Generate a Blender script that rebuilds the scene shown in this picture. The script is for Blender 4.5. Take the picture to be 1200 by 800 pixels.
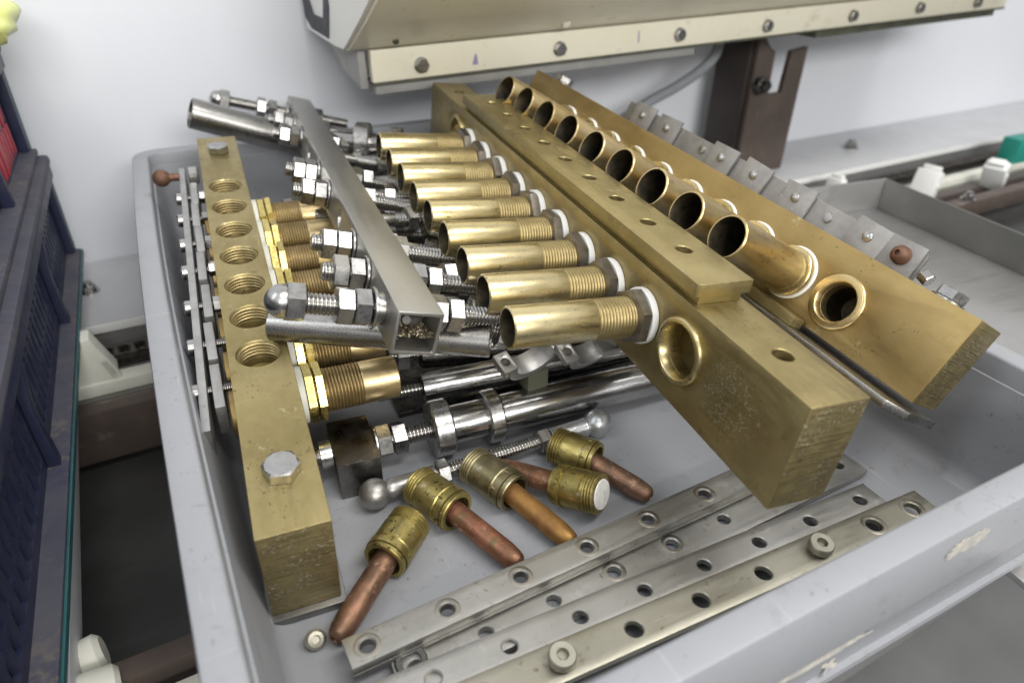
import bpy, bmesh, math, random
from mathutils import Vector, Matrix
random.seed(7)
MM = 0.001
sc = bpy.context.scene
for o in list(bpy.data.objects): bpy.data.objects.remove(o)
COL = sc.collection
PI = math.pi

# ------------------------------------------------------------------ camera, light, exposure
cam = bpy.data.cameras.new('camera'); camo = bpy.data.objects.new('camera', cam); COL.objects.link(camo)
cam.sensor_width = 36; cam.lens = 24; cam.clip_start = 0.01; cam.clip_end = 20
R = Matrix(((0.88988, -0.45596, 0.0148), (-0.23051, -0.47739, -0.84792), (0.39368, 0.75113, -0.52992)))
X, D, F = R[0], R[1], R[2]
camo.matrix_world = Matrix(((X[0], -D[0], -F[0], 0), (X[1], -D[1], -F[1], 0), (X[2], -D[2], -F[2], .262), (0, 0, 0, 1)))
cam.dof.use_dof = True; cam.dof.focus_distance = 0.36; cam.dof.aperture_fstop = 7.5
sc.camera = camo

world = bpy.data.worlds.new('World'); sc.world = world; world.use_nodes = True
wn = world.node_tree.nodes; wl = world.node_tree.links
bg = wn['Background']; bg.inputs[1].default_value = 0.76
tc = wn.new('ShaderNodeTexCoord'); sx = wn.new('ShaderNodeSeparateXYZ'); rp = wn.new('ShaderNodeValToRGB')
mr = wn.new('ShaderNodeMapRange'); mr.inputs[1].default_value = -1; mr.inputs[2].default_value = 1
wl.new(tc.outputs['Generated'], sx.inputs[0]); wl.new(sx.outputs[2], mr.inputs[0]); wl.new(mr.outputs[0], rp.inputs[0]); wl.new(rp.outputs[0], bg.inputs[0])
rp.color_ramp.elements[0].position = .30; rp.color_ramp.elements[0].color = (.06, .06, .06, 1)
rp.color_ramp.elements[1].position = .75; rp.color_ramp.elements[1].color = (1, 1, 1, 1)
e = rp.color_ramp.elements.new(.52); e.color = (.34, .345, .355, 1)

def area(name, loc, target, sx_, sy_, power, col=(1, 1, 1)):
    l = bpy.data.lights.new(name, 'AREA'); l.shape = 'RECTANGLE'; l.size = sx_; l.size_y = sy_; l.energy = power; l.color = col
    o = bpy.data.objects.new(name, l); COL.objects.link(o); o.location = loc
    o.rotation_euler = (Vector(target) - Vector(loc)).to_track_quat('-Z', 'Y').to_euler(); return o
area('ceiling_and_fill_lamp', (.05, -1.9, 1.15), (.2, .5, .05), 1.8, .5, 46, (1, .985, .955))  # low frontal fill added behind the camera to brighten housing and wall
area('ceiling_and_fill_lamp', (.7, -.45, 1.75), (.5, .6, 0), 1.5, .35, 27, (1, .985, .955))
area('ceiling_and_fill_lamp', (-1.2, .15, 1.6), (0, .6, 0), .35, 1.2, 8, (.86, .93, 1))
sc.view_settings.view_transform = 'Standard'; sc.view_settings.look = 'None'; sc.view_settings.exposure = 0; sc.view_settings.gamma = 1
sc.cycles.max_bounces = 8; sc.cycles.use_denoising = True; sc.cycles.sample_clamp_indirect = 4

# ------------------------------------------------------------------ materials
def mat(name, base, metal=0., rough=.5, base2=None, nscale=60, detail=6, mixpos=(.35, .65), rvar=.1, bump=.0, bscale=400, stretch=None,
        spots=None, streak=None, grime=None, ior=1.45, bdist=.0004, scratch=None, crust=None, vary=.0, cstreak=None):
    m = bpy.data.materials.new(name); m.use_nodes = True
    nt = m.node_tree; N = nt.nodes; L = nt.links; b = N['Principled BSDF']
    b.inputs['Metallic'].default_value = metal; b.inputs['Roughness'].default_value = rough; b.inputs['IOR'].default_value = ior
    t = N.new('ShaderNodeTexCoord'); co = t.outputs['Object']
    oi = N.new('ShaderNodeObjectInfo'); ad = N.new('ShaderNodeVectorMath'); ad.operation = 'MULTIPLY_ADD'
    cb = N.new('ShaderNodeCombineXYZ')
    for i in range(3): L.new(oi.outputs['Random'], cb.inputs[i])
    L.new(cb.outputs[0], ad.inputs[0]); ad.inputs[1].default_value = (.7, 1.3, 2.1); L.new(co, ad.inputs[2]); co = ad.outputs[0]
    if stretch:
        mp = N.new('ShaderNodeMapping'); mp.inputs['Scale'].default_value = stretch; L.new(co, mp.inputs[0]); cs = mp.outputs[0]
    else: cs = co
    def noise(scale, vec, det=6, ro=.6):
        n = N.new('ShaderNodeTexNoise'); n.inputs['Scale'].default_value = scale; n.inputs['Detail'].default_value = det; n.inputs['Roughness'].default_value = ro
        L.new(vec, n.inputs['Vector']); return n.outputs[0]
    def rng(v, a, b_, c, d):
        q = N.new('ShaderNodeMapRange'); q.inputs[1].default_value = a; q.inputs[2].default_value = b_; q.inputs[3].default_value = c; q.inputs[4].default_value = d
        L.new(v, q.inputs[0]); return q.outputs[0]
    def mix(f, a, c):
        q = N.new('ShaderNodeMix'); q.data_type = 'RGBA'; L.new(f, q.inputs[0])
        for s, v in ((q.inputs[6], a), (q.inputs[7], c)):
            if isinstance(v, tuple): s.default_value = (*v, 1)
            else: L.new(v, s)
        return q.outputs[2]
    n1 = noise(nscale, co, detail)
    col = base
    if base2: col = mix(rng(n1, mixpos[0], mixpos[1], 0, 1), base, base2)
    ro = rng(noise(nscale * 2.3, cs, 5), .3, .7, max(.03, rough - rvar), min(1, rough + rvar))
    if grime:   # (colour, scale, lo, hi)
        f = rng(noise(grime[1], co, 8, .7), grime[2], grime[3], 0, 1)
        col = mix(f, col, grime[0])
    for sp in (spots or []):   # (colour, scale, size, noise lo, [centre mm, radius mm])
        v = N.new('ShaderNodeTexVoronoi'); v.inputs['Scale'].default_value = sp[1]
        wv = N.new('ShaderNodeVectorMath'); wv.operation = 'MULTIPLY_ADD'; nw = N.new('ShaderNodeTexNoise'); nw.inputs['Scale'].default_value = sp[1] * 1.3; L.new(co, nw.inputs['Vector'])
        L.new(nw.outputs['Color'], wv.inputs[0]); wv.inputs[1].default_value = [1.6 / sp[1]] * 3; L.new(co, wv.inputs[2]); L.new(wv.outputs[0], v.inputs['Vector'])
        f = rng(v.outputs['Distance'], sp[2], sp[2] * .55, 0, 1)
        f2 = rng(noise(sp[1] * .09, co, 3), sp[3], sp[3] + .06, 0, 1)
        mu = N.new('ShaderNodeMath'); mu.operation = 'MULTIPLY'; L.new(f, mu.inputs[0]); L.new(f2, mu.inputs[1]); f = mu.outputs[0]
        if len(sp) > 4:
            ds = N.new('ShaderNodeVectorMath'); ds.operation = 'DISTANCE'; L.new(t.outputs['Object'], ds.inputs[0]); ds.inputs[1].default_value = [q * MM for q in sp[4]]
            m2 = N.new('ShaderNodeMath'); m2.operation = 'MULTIPLY'; L.new(f, m2.inputs[0]); L.new(rng(ds.outputs['Value'], sp[5] * MM, sp[5] * .6 * MM, 0, 1), m2.inputs[1]); f = m2.outputs[0]
        col = mix(f, col, sp[0])
    def stretched(vec, scale, det=4):
        q = N.new('ShaderNodeMapping'); q.inputs['Scale'].default_value = vec[:3]
        if len(vec) > 3: q.inputs['Rotation'].default_value = vec[3:]
        L.new(co, q.inputs[0]); return noise(scale, q.outputs[0], det)
    if cstreak:  # (colour, stretch vector, noise scale, lo, hi)
        col = mix(rng(stretched(cstreak[1], cstreak[2]), cstreak[3], cstreak[4], 0, 1), col, cstreak[0])
    if crust:    # (colour, fine scale, lo, hi, mask scale, mask lo)
        mu = N.new('ShaderNodeMath'); mu.operation = 'MULTIPLY'
        L.new(rng(noise(crust[1], co, 9, .75), crust[2], crust[3], 0, 1), mu.inputs[0]); L.new(rng(noise(crust[4], co, 4), crust[5], crust[5] + .10, 0, 1), mu.inputs[1])
        col = mix(mu.outputs[0], col, crust[0])
    if scratch:  # (colour, list of stretch vectors, noise scale, lo)
        for vec in scratch[1]:
            col = mix(rng(stretched(vec, scratch[2], 3), scratch[3], scratch[3] + .05, 0, .7), col, scratch[0])
    if vary:
        hv = N.new('ShaderNodeHueSaturation'); L.new(rng(oi.outputs['Random'], 0, 1, 1 - vary, 1 + vary * .6), hv.inputs['Value'])
        L.new(rng(oi.outputs['Random'], 0, 1, 1.08, .92), hv.inputs['Saturation'])
        if isinstance(col, tuple): hv.inputs['Color'].default_value = (*col, 1)
        else: L.new(col, hv.inputs['Color'])
        col = hv.outputs[0]
    if isinstance(col, tuple): b.inputs['Base Color'].default_value = (*col, 1)
    else: L.new(col, b.inputs['Base Color'])
    L.new(ro, b.inputs['Roughness'])
    if bump or streak or scratch:
        h = noise(bscale, cs, 4)
        bp = N.new('ShaderNodeBump'); bp.inputs['Strength'].default_value = bump; bp.inputs['Distance'].default_value = bdist
        L.new(h, bp.inputs['Height']); out = bp.outputs[0]
        if streak:   # (scale vector, noise scale, strength)
            mp2 = N.new('ShaderNodeMapping'); mp2.inputs['Scale'].default_value = streak[0]; L.new(co, mp2.inputs[0])
            b2 = N.new('ShaderNodeBump'); b2.inputs['Strength'].default_value = streak[2]; b2.inputs['Distance'].default_value = .0008
            L.new(noise(streak[1], mp2.outputs[0], 3), b2.inputs['Height']); L.new(out, b2.inputs['Normal']); out = b2.outputs[0]
        L.new(out, b.inputs['Normal'])
    return m
M = {}
M['brass_bar'] = mat('aged_brass', (.39, .32, .155), .9, .44, (.28, .225, .10), 30, 9, (.36, .66), .1, .22, 420, (1, 5, 5), spots=[((.12, .09, .04), 420, .24, .56), ((.20, .155, .075), 190, .16, .60)], grime=((.16, .12, .055), 55, .58, .76), scratch=((.52, .43, .24), [(12, 260, 260, .2, .1, .3), (260, 14, 200, .5, 0, .7)], 1, .70), crust=((.50, .44, .28), 300, .56, .62, 40, .52))
M['brass_warm'] = mat('aged_warm_brass', (.37, .27, .115), .8, .50, (.28, .20, .078), 22, 9, (.36, .66), .1, .18, 420, (1, 5, 5), spots=[((.12, .09, .04), 420, .24, .56), ((.20, .155, .075), 190, .16, .60)], grime=((.47, .385, .22), 20, .60, .65), scratch=((.55, .44, .24), [(12, 260, 260, .2, .1, .3), (260, 14, 200, .5, 0, .7)], 1, .70))
M['brass_spotted'] = mat('limescale_spotted_brass', (.38, .305, .145), .9, .44, (.275, .22, .10), 30, 9, (.36, .66), .1, .22, 420, (1, 5, 5), spots=[((.12, .09, .04), 420, .24, .56), ((.20, .155, .075), 190, .16, .60), ((.62, .60, .50), 760, .36, .30, (38, 0, 27), 21)], grime=((.15, .115, .055), 55, .58, .76), scratch=((.52, .43, .24), [(12, 260, 260, .2, .1, .3), (260, 14, 200, .5, 0, .7)], 1, .70))
M['brass_sawn'] = mat('sawn_brass_end', (.34, .275, .13), .88, .46, (.25, .20, .09), 60, 9, (.36, .64), .1, .35, 420, None, cstreak=((.17, .13, .058), (300, 45, 900), 1.0, .54, .70), crust=((.56, .53, .43), 620, .54, .61, 60, .48), spots=[((.13, .10, .045), 420, .24, .52)], streak=((300, 40, 900), 1.0, .6))
M['brass_tube'] = mat('clean_brass', (.66, .56, .315), .96, .31, (.55, .46, .245), 55, 7, (.35, .7), .09, .08, 700, (3, 3, .6), spots=[((.24, .18, .085), 260, .20, .52), ((.28, .21, .10), 90, .15, .5)], grime=((.36, .28, .14), 120, .60, .74), vary=.18)
M['brass_tube_warm'] = mat('warm_clean_brass', (.66, .52, .27), .96, .36, (.54, .41, .20), 55, 7, (.35, .7), .09, .08, 700, (3, 3, .6), spots=[((.22, .15, .065), 260, .20, .52)], grime=((.32, .22, .10), 110, .60, .74), vary=.14)
M['brass_bore'] = mat('shade_dark_bore', (.060, .047, .025), .7, .6, (.02, .017, .012), 90, 5, (.4, .6), .1)  # shade inside the hollows painted in as near-black brass
M['brass_thread'] = mat('threaded_brass', (.40, .32, .16), .95, .48, (.30, .235, .11), 120, 5, (.35, .65), .06)
M['brass_thread_warm'] = mat('threaded_warm_brass', (.37, .275, .13), .95, .48, (.28, .20, .09), 120, 5, (.35, .65), .06)
M['brass_nut'] = mat('bright_brass_nut', (.70, .58, .22), 1, .28, (.55, .44, .15), 140, 6, (.35, .65), .08, .15, 600)
M['brass_green'] = mat('tarnished_brass_cap', (.40, .33, .115), .92, .40, (.29, .235, .085), 90, 8, (.38, .62), .1, .3, 420, grime=((.50, .43, .28), 160, .60, .68), spots=[((.10, .085, .04), 300, .35, .50), ((.62, .56, .38), 420, .3, .56)])
M['brass_dull'] = mat('dull_grey_brass_cap', (.38, .335, .20), 1, .42, (.27, .235, .13), 90, 8, (.38, .62), .1, .3, 420, grime=((.52, .47, .36), 160, .58, .66))
M['steel'] = mat('satin_steel', (.42, .41, .39), 1, .30, (.32, .31, .295), 70, 6, (.35, .7), .08, .08, 700, (1, 8, 8))
M['steel_pol'] = mat('polished_steel', (.42, .415, .41), 1, .22, (.31, .305, .30), 45, 7, (.35, .7), .09, .06, 500, (6, 6, .7), grime=((.13, .12, .11), 110, .56, .72))
M['steel_dark'] = mat('oily_dark_steel', (.15, .145, .135), 1, .28, (.07, .067, .062), 60, 6, (.35, .7), .1, .06, 500)
M['nickel'] = mat('nickel_plated_block', (.20, .195, .185), 1, .32, (.13, .127, .12), 60, 6, (.35, .7), .1, .1, 300)
M['zinc'] = mat('zinc_plated', (.45, .445, .43), 1, .30, (.36, .355, .345), 140, 5, (.35, .65), .08, .1, 500)
M['alu'] = mat('dull_aluminium', (.46, .455, .44), .9, .42, (.36, .355, .345), 90, 7, (.35, .65), .08, .25, 500, spots=[((.2, .19, .18), 300, .2, .60)])
M['alu_dusty'] = mat('dusty_aluminium', (.34, .33, .315), .7, .5, (.25, .24, .23), 70, 7, (.35, .65), .08, .25, 500, spots=[((.5, .49, .47), 300, .2, .60)])
M['steel_plate'] = mat('stained_flat_steel', (.48, .47, .44), .85, .43, (.37, .36, .33), 24, 9, (.36, .66), .1, .16, 500, (1, 9, 9), grime=((.58, .57, .55), 34, .58, .70), spots=[((.26, .24, .20), 300, .2, .60)], scratch=((.66, .65, .62), [(10, 300, 300, .1, .05, .12)], 1, .68), crust=((.25, .225, .18), 240, .56, .64, 40, .50), vary=.08)
M['steel_plate_warm'] = mat('yellowed_flat_steel', (.44, .42, .35), .85, .45, (.35, .33, .26), 24, 9, (.36, .66), .1, .16, 500, (1, 9, 9), grime=((.22, .19, .14), 60, .60, .74), spots=[((.24, .21, .15), 300, .2, .60)], scratch=((.60, .57, .49), [(10, 300, 300, .1, .05, .12)], 1, .68), crust=((.22, .19, .13), 240, .56, .64, 40, .50))
M['tube_grey'] = mat('dull_square_tube_steel', (.45, .437, .405), .95, .36, (.40, .388, .358), 14, 6, (.35, .68), .05, .08, 500, (1, 7, 7), grime=((.36, .345, .31), 30, .58, .80), scratch=((.58, .57, .54), [(10, 300, 300, .1, .05, .1), (300, 16, 300, 0, 0, .5)], 1, .70))
M['nut_grey'] = mat('dull_brownish_nut', (.27, .245, .21), .9, .38, (.20, .18, .15), 120, 6, (.35, .65), .08, .2, 500)
M['steel_dark_grey'] = mat('grey_steel_plate', (.25, .245, .235), .95, .40, (.18, .176, .17), 60, 7, (.35, .68), .08, .15, 500)
M['stain'] = mat('water_stain_ring', (.30, .28, .24), 1, .42, (.42, .39, .34), 200, 4, (.3, .7), .1)
M['ball'] = mat('grey_cast_steel', (.36, .35, .335), .85, .40, (.27, .26, .25), 120, 7, (.35, .65), .1, .5, 500)
M['ball_pale'] = mat('pale_galvanised', (.50, .515, .52), .8, .36, (.40, .41, .42), 120, 7, (.35, .65), .1, .4, 500)
M['copper'] = mat('tarnished_copper', (.33, .175, .11), .8, .50, (.17, .10, .062), 60, 10, (.40, .60), .12, .6, 300, spots=[((.12, .075, .045), 380, .26, .50)], grime=((.44, .30, .215), 110, .57, .68), crust=((.52, .38, .28), 340, .57, .63, 70, .50), vary=.12)
M['copper_red'] = mat('red_copper', (.34, .145, .09), .8, .48, (.19, .095, .058), 55, 10, (.40, .60), .12, .6, 300, spots=[((.13, .07, .04), 380, .26, .50)], grime=((.165, .125, .06), 70, .54, .66), crust=((.50, .34, .25), 320, .57, .63, 60, .47))
M['copper_orange'] = mat('ochre_oxidised_copper', (.34, .19, .055), .7, .54, (.24, .12, .045), 110, 9, (.36, .64), .1, .35, 420, grime=((.34, .15, .08), 90, .58, .70))
M['rust'] = mat('rusty_steel', (.20, .105, .065), .55, .55, (.12, .065, .045), 160, 8, (.35, .66), .1, .4, 500)
M['nylon'] = mat('white_nylon', (.78, .78, .76), 0, .38, None, 60, rvar=.05)
M['nylon_old'] = mat('yellowed_nylon', (.72, .72, .64), 0, .45, (.62, .61, .52), 40, 5, (.35, .7), .08, .1, 300)
M['ptfe_worn'] = mat('scuffed_white_insert', (.62, .61, .58), 0, .5, (.46, .45, .42), 260, 6, (.4, .7), .08, .2, 500)
M['tray'] = mat('grey_polypropylene', (.292, .299, .318), 0, .42, (.262, .269, .286), 12, 9, (.35, .7), .08, .10, 700, grime=((.19, .187, .18), 34, .58, .78), spots=[((.12, .11, .10), 120, .05, .58)], bdist=.0002, scratch=((.36, .365, .38), [(9, 300, 300, .3, .2, .5), (300, 10, 300, .2, .4, -.3), (200, 14, 300, 0, .1, .9)], 1, .69), crust=((.15, .14, .125), 260, .58, .66, 22, .50))
M['paper'] = mat('torn_label_paper', (.50, .475, .41), 0, .85, (.37, .36, .335), 150, 9, (.42, .58), .05, .4, 300)
M['wall'] = mat('white_painted_panel', (.70, .715, .755), 0, .55, (.68, .695, .735), 6, 5, (.35, .7), .05, .05, 200)
M['shelf'] = mat('pale_grey_coated_steel', (.52, .525, .54), .1, .4, (.47, .475, .49), 20, 5, (.35, .7), .07)
M['stainless'] = mat('brushed_stainless', (.52, .515, .51), .75, .36, (.44, .435, .43), 10, 6, (.35, .7), .06, .06, 500, (1, 14, 14), grime=((.34, .335, .32), 16, .56, .74))
M['stainless_dark'] = mat('grimy_stainless', (.27, .27, .26), .7, .40, (.19, .19, .18), 12, 7, (.35, .7), .08, .06, 500, (1, 14, 14), grime=((.12, .12, .11), 16, .56, .74))
M['brown_steel'] = mat('brown_primered_steel', (.115, .088, .074), .2, .5, (.08, .063, .055), 24, 8, (.35, .7), .08, .2, 300, grime=((.19, .15, .13), 40, .60, .75), scratch=((.26, .23, .21), [(20, 260, 260, .4, .2, 1.2)], 1, .68))
M['pan'] = mat('dark_steel_pan', (.10, .10, .098), .5, .42, (.06, .06, .058), 12, 7, (.35, .7), .08, .06, 500, (1, 14, 14))
M['black_brown'] = mat('black_brown_steel', (.045, .034, .03), .1, .5, (.03, .024, .021), 24, 7, (.35, .7), .08, .2, 300)
M['black'] = mat('black_rubber', (.022, .022, .023), 0, .5, (.035, .033, .03), 40, 6)
M['chain'] = mat('greasy_chain', (.13, .115, .10), .8, .38, (.06, .052, .045), 200, 6, (.35, .65))
M['cream'] = mat('cream_enamel', (.80, .765, .63), 0, .34, (.76, .72, .575), 10, 6, (.35, .7), .07, grime=((.52, .43, .26), 22, .60, .78), crust=((.30, .20, .10), 200, .58, .66, 26, .54))
M['cream_light'] = mat('pale_cream_enamel', (.82, .81, .77), 0, .34, None, 10, rvar=.05)
M['grey_paint'] = mat('grey_painted_edge', (.33, .325, .31), .1, .5, (.27, .265, .25), 30, 6)
M['lip_green'] = mat('dark_olive_gasket', (.10, .105, .07), 0, .55, (.06, .06, .045), 40, 6)
M['emblem'] = mat('dark_blue_black_print', (.012, .016, .022), 0, .5)
M['emblem_teal'] = mat('dark_teal_print', (.02, .09, .10), 0, .4)
M['violet'] = mat('faded_violet_mark', (.30, .26, .42), 0, .6)
M['crate'] = mat('navy_plastic', (.018, .022, .055), 0, .45, (.03, .034, .062), 30, 7, (.35, .66), .08, grime=((.075, .068, .07), 20, .58, .76))
M['crate_dust'] = mat('dust_coated_navy_plastic', (.075, .074, .092), 0, .7, (.048, .05, .075), 26, 9, (.35, .66), .06, grime=((.024, .028, .065), 22, .58, .70), crust=((.11, .098, .092), 120, .5, .6, 18, .48))
M['teal'] = mat('teal_plastic_edge', (.018, .085, .095), 0, .45, (.03, .11, .115), 30, 5)
M['bag'] = mat('translucent_yellow_film', (.72, .74, .22), 0, .35, (.62, .66, .30), 30, 4, (.35, .7))
M['red'] = mat('red_plastic', (.35, .035, .05), 0, .4)
M['green'] = mat('green_circuit_plastic', (.02, .24, .19), 0, .45)
M['cable'] = mat('grey_cable_sheath', (.24, .25, .27), 0, .5)
M['floor'] = mat('dark_grey_floor', (.20, .20, .20), 0, .6, (.16, .16, .16), 4, 5)
M['gold_chip'] = mat('brass_swarf', (.34, .295, .20), .9, .42, (.22, .19, .14), 300, 3)

# ------------------------------------------------------------------ mesh helpers (all in millimetres)
class MB:
    def __init__(s): s.v = []; s.f = []; s.m = []
    def add(s, vs, fs, mi=0):
        o = len(s.v); s.v += [tuple(v) for v in vs]; s.f += [tuple(i + o for i in f) for f in fs]; s.m += [mi] * len(fs); return s
    def box(s, x0, x1, y0, y1, z0, z1, bev=0, mi=0, T=None):
        bm = bmesh.new(); bmesh.ops.create_cube(bm, size=1)
        for v in bm.verts: v.co = Vector(((x0 + x1) / 2 + v.co.x * (x1 - x0), (y0 + y1) / 2 + v.co.y * (y1 - y0), (z0 + z1) / 2 + v.co.z * (z1 - z0)))
        if bev: bmesh.ops.bevel(bm, geom=list(bm.edges), offset=bev, segments=2, profile=.6, affect='EDGES')
        s._bm(bm, mi, T); return s
    def _bm(s, bm, mi=0, T=None):
        bm.verts.index_update()
        vs = [(T @ v.co if T else v.co.copy()) for v in bm.verts]; fs = [[v.index for v in f.verts] for f in bm.faces]
        s.add(vs, fs, mi); bm.free()
    def lathe(s, prof, n=32, T=None, mi=0, closed=False):
        """prof: list of (h, r) revolved about local z"""
        o = len(s.v); rings = []
        for h, r in prof:
            if r < 1e-6: rings.append([len(s.v)]); s.v.append((0, 0, h))
            else:
                rings.append(list(range(len(s.v), len(s.v) + n)))
                s.v += [(r * math.cos(2 * PI * i / n), r * math.sin(2 * PI * i / n), h) for i in range(n)]
        prs = list(zip(rings, rings[1:])) + ([(rings[-1], rings[0])] if closed else [])
        for k, (a, b) in enumerate(prs):
            mm = mi[k % len(mi)] if isinstance(mi, list) else mi
            for i in range(n):
                j = (i + 1) % n
                if len(a) == 1 and len(b) == 1: break
                if len(a) == 1: f = (a[0], b[j], b[i])
                elif len(b) == 1: f = (a[i], a[j], b[0])
                else: f = (a[i], a[j], b[j], b[i])
                s.f.append(f); s.m.append(mm)
        if T:
            for k in range(o, len(s.v)): s.v[k] = tuple(T @ Vector(s.v[k]))
        return s
    def hexnut(s, af, h0, h1, T=None, mi=0, bore=0, rot=0, dome=0):
        rc = af / math.sqrt(3); c = min(.9, (h1 - h0) * .16); o = len(s.v)
        prof = [(h0, .90), (h0 + c * .55, 1), (h1 - c * .55, 1), (h1, .90)]
        for h, k in prof:
            for i in range(12):
                a = rot + i * PI / 6; r = (rc if i % 2 == 0 else af / 2 * 1.0)
                if k < 1: r = min(r, af / 2 * .97)
                s.v.append((r * math.cos(a), r * math.sin(a), h))
        for q in range(3):
            for i in range(12):
                j = (i + 1) % 12; s.f.append((o + q * 12 + i, o + q * 12 + j, o + q * 12 + 12 + j, o + q * 12 + 12 + i)); s.m.append(mi)
        s.f.append(tuple(o + i for i in range(11, -1, -1))); s.f.append(tuple(o + 36 + i for i in range(12))); s.m += [mi, mi]
        if T:
            for k in range(o, len(s.v)): s.v[k] = tuple(T @ Vector(s.v[k]))
        return s
    def prism(s, poly, z0, z1, T=None, mi=0, bev=0):
        bm = bmesh.new(); lo = [bm.verts.new((x, y, z0)) for x, y in poly]; hi = [bm.verts.new((x, y, z1)) for x, y in poly]
        n = len(poly); bm.faces.new(lo[::-1]); bm.faces.new(hi)
        for i in range(n): bm.faces.new((lo[i], lo[(i + 1) % n], hi[(i + 1) % n], hi[i]))
        bmesh.ops.recalc_face_normals(bm, faces=bm.faces)
        if bev: bmesh.ops.bevel(bm, geom=list(bm.edges), offset=bev, segments=2, profile=.6, affect='EDGES')
        s._bm(bm, mi, T); return s
    def mesh(s, name, mats, ang=32, fix=True):
        me = bpy.data.meshes.new(name)
        me.from_pydata([(x * MM, y * MM, z * MM) for x, y, z in s.v], [], s.f)
        for m_ in (mats if isinstance(mats, list) else [mats]): me.materials.append(m_)
        me.polygons.foreach_set('material_index', s.m)
        if fix:
            bm = bmesh.new(); bm.from_mesh(me); bmesh.ops.recalc_face_normals(bm, faces=bm.faces); bm.to_mesh(me); bm.free()
        smooth(me, ang); return me
def smooth(me, ang=32):
    me.polygons.foreach_set('use_smooth', [True] * len(me.polygons))
    me.set_sharp_from_angle(angle=math.radians(ang)); me.update()
def pose(R9, t): 
    u = Vector((R9[0][0], R9[1][0], R9[2][0])).normalized(); w = Vector((R9[0][2], R9[1][2], R9[2][2])); v = w.cross(u).normalized(); w = u.cross(v)
    return Matrix(((u.x, v.x, w.x, t[0] * MM), (u.y, v.y, w.y, t[1] * MM), (u.z, v.z, w.z, t[2] * MM), (0, 0, 0, 1)))
def TR(x, y, z): return Matrix.Translation((x * MM, y * MM, z * MM))
def axis(p, d, roll=0, mm=True):
    """matrix taking local z to direction d, placed at p"""
    z = Vector(d).normalized(); up = Vector((0, 0, 1)) if abs(z.z) < .95 else Vector((0, 1, 0))
    x = up.cross(z).normalized(); y = z.cross(x)
    k = MM if mm else 1
    m = Matrix(((x.x, y.x, z.x, p[0] * k), (x.y, y.y, z.y, p[1] * k), (x.z, y.z, z.z, p[2] * k), (0, 0, 0, 1)))
    return m @ Matrix.Rotation(roll, 4, 'Z')
def thing(name, label, cat, M_=None, group=None):
    o = bpy.data.objects.new(name, None); o.empty_display_size = .01; COL.objects.link(o)
    if M_ is not None: o.matrix_world = M_
    o['label'] = label; o['category'] = cat
    if group: o['group'] = group
    return o
def part(name, me, parent=None, M_=None, label=None, kind=None):
    o = bpy.data.objects.new(name, me); COL.objects.link(o)
    if parent: o.parent = parent
    if M_ is not None: o.matrix_local = M_
    if label: o['label'] = label
    if kind: o['kind'] = kind
    return o
def solo(name, me, label, cat, M_=None, group=None):
    o = part(name, me, None, M_); o['label'] = label; o['category'] = cat
    if group: o['group'] = group
    return o
def struct(name, me, M_=None):
    o = part(name, me, None, M_); o['kind'] = 'structure'; return o
def carve(mb, cutters, mats, name, bevel=.5, sawn=None, ang=30):
    """solid minus cutters, then a small bevel; returns the finished mesh"""
    a = bpy.data.objects.new('solid', mb.mesh('solid', mats)); COL.objects.link(a)
    c = bpy.data.objects.new('cutter', cutters.mesh('cutter', mats)); COL.objects.link(c)
    bo = a.modifiers.new('b', 'BOOLEAN'); bo.object = c; bo.operation = 'DIFFERENCE'; bo.solver = 'EXACT'
    if bevel:
        bv = a.modifiers.new('v', 'BEVEL'); bv.width = bevel * MM; bv.segments = 2; bv.limit_method = 'ANGLE'; bv.angle_limit = math.radians(50)
    dg = bpy.context.evaluated_depsgraph_get(); me = bpy.data.meshes.new_from_object(a.evaluated_get(dg))
    ms, mc = a.data, c.data
    bpy.data.objects.remove(a); bpy.data.objects.remove(c); bpy.data.meshes.remove(ms); bpy.data.meshes.remove(mc)
    me.name = name
    smooth(me, ang); return me
def slot_by(me, test, idx):
    for p in me.polygons:
        if test(p.center / MM, p.normal): p.material_index = idx
def thread(h0, h1, r, pitch=1.75, d=.55):
    n = max(2, int((h1 - h0) / pitch)); st = (h1 - h0) / n; out = [(h0, r - d)]
    for i in range(n): out += [(h0 + (i + .40) * st, r), (h0 + (i + .60) * st, r), (h0 + (i + 1) * st, r - d)]
    return out
def cyl(r, h0, h1, n=32, c=.5, T=None):
    return MB().lathe([(h0, 0), (h0, r - c), (h0 + c, r), (h1 - c, r), (h1, r - c), (h1, 0)], n, T)

# ------------------------------------------------------------------ setting
YAW = Matrix.Rotation(math.radians(1.67), 4, 'Z')
def W(x, y, z): return Matrix.Translation((x * MM, y * MM, z * MM)) @ YAW
WALL = W(0, 762, 0)
struct('wall', MB().box(-1800, 2600, 0, 40, -900, 1500).mesh('wall', M['wall']), WALL)
struct('floor', MB().box(-3000, 3500, -2500, 1500, -930, -900).mesh('floor', M['floor']))
sm = part('panel_seam', MB().box(-.7, .7, -.5, .5, -40, 700).mesh('panel_seam', M['wall']), bpy.data.objects['wall'], TR(-19, 0, 0))

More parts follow.
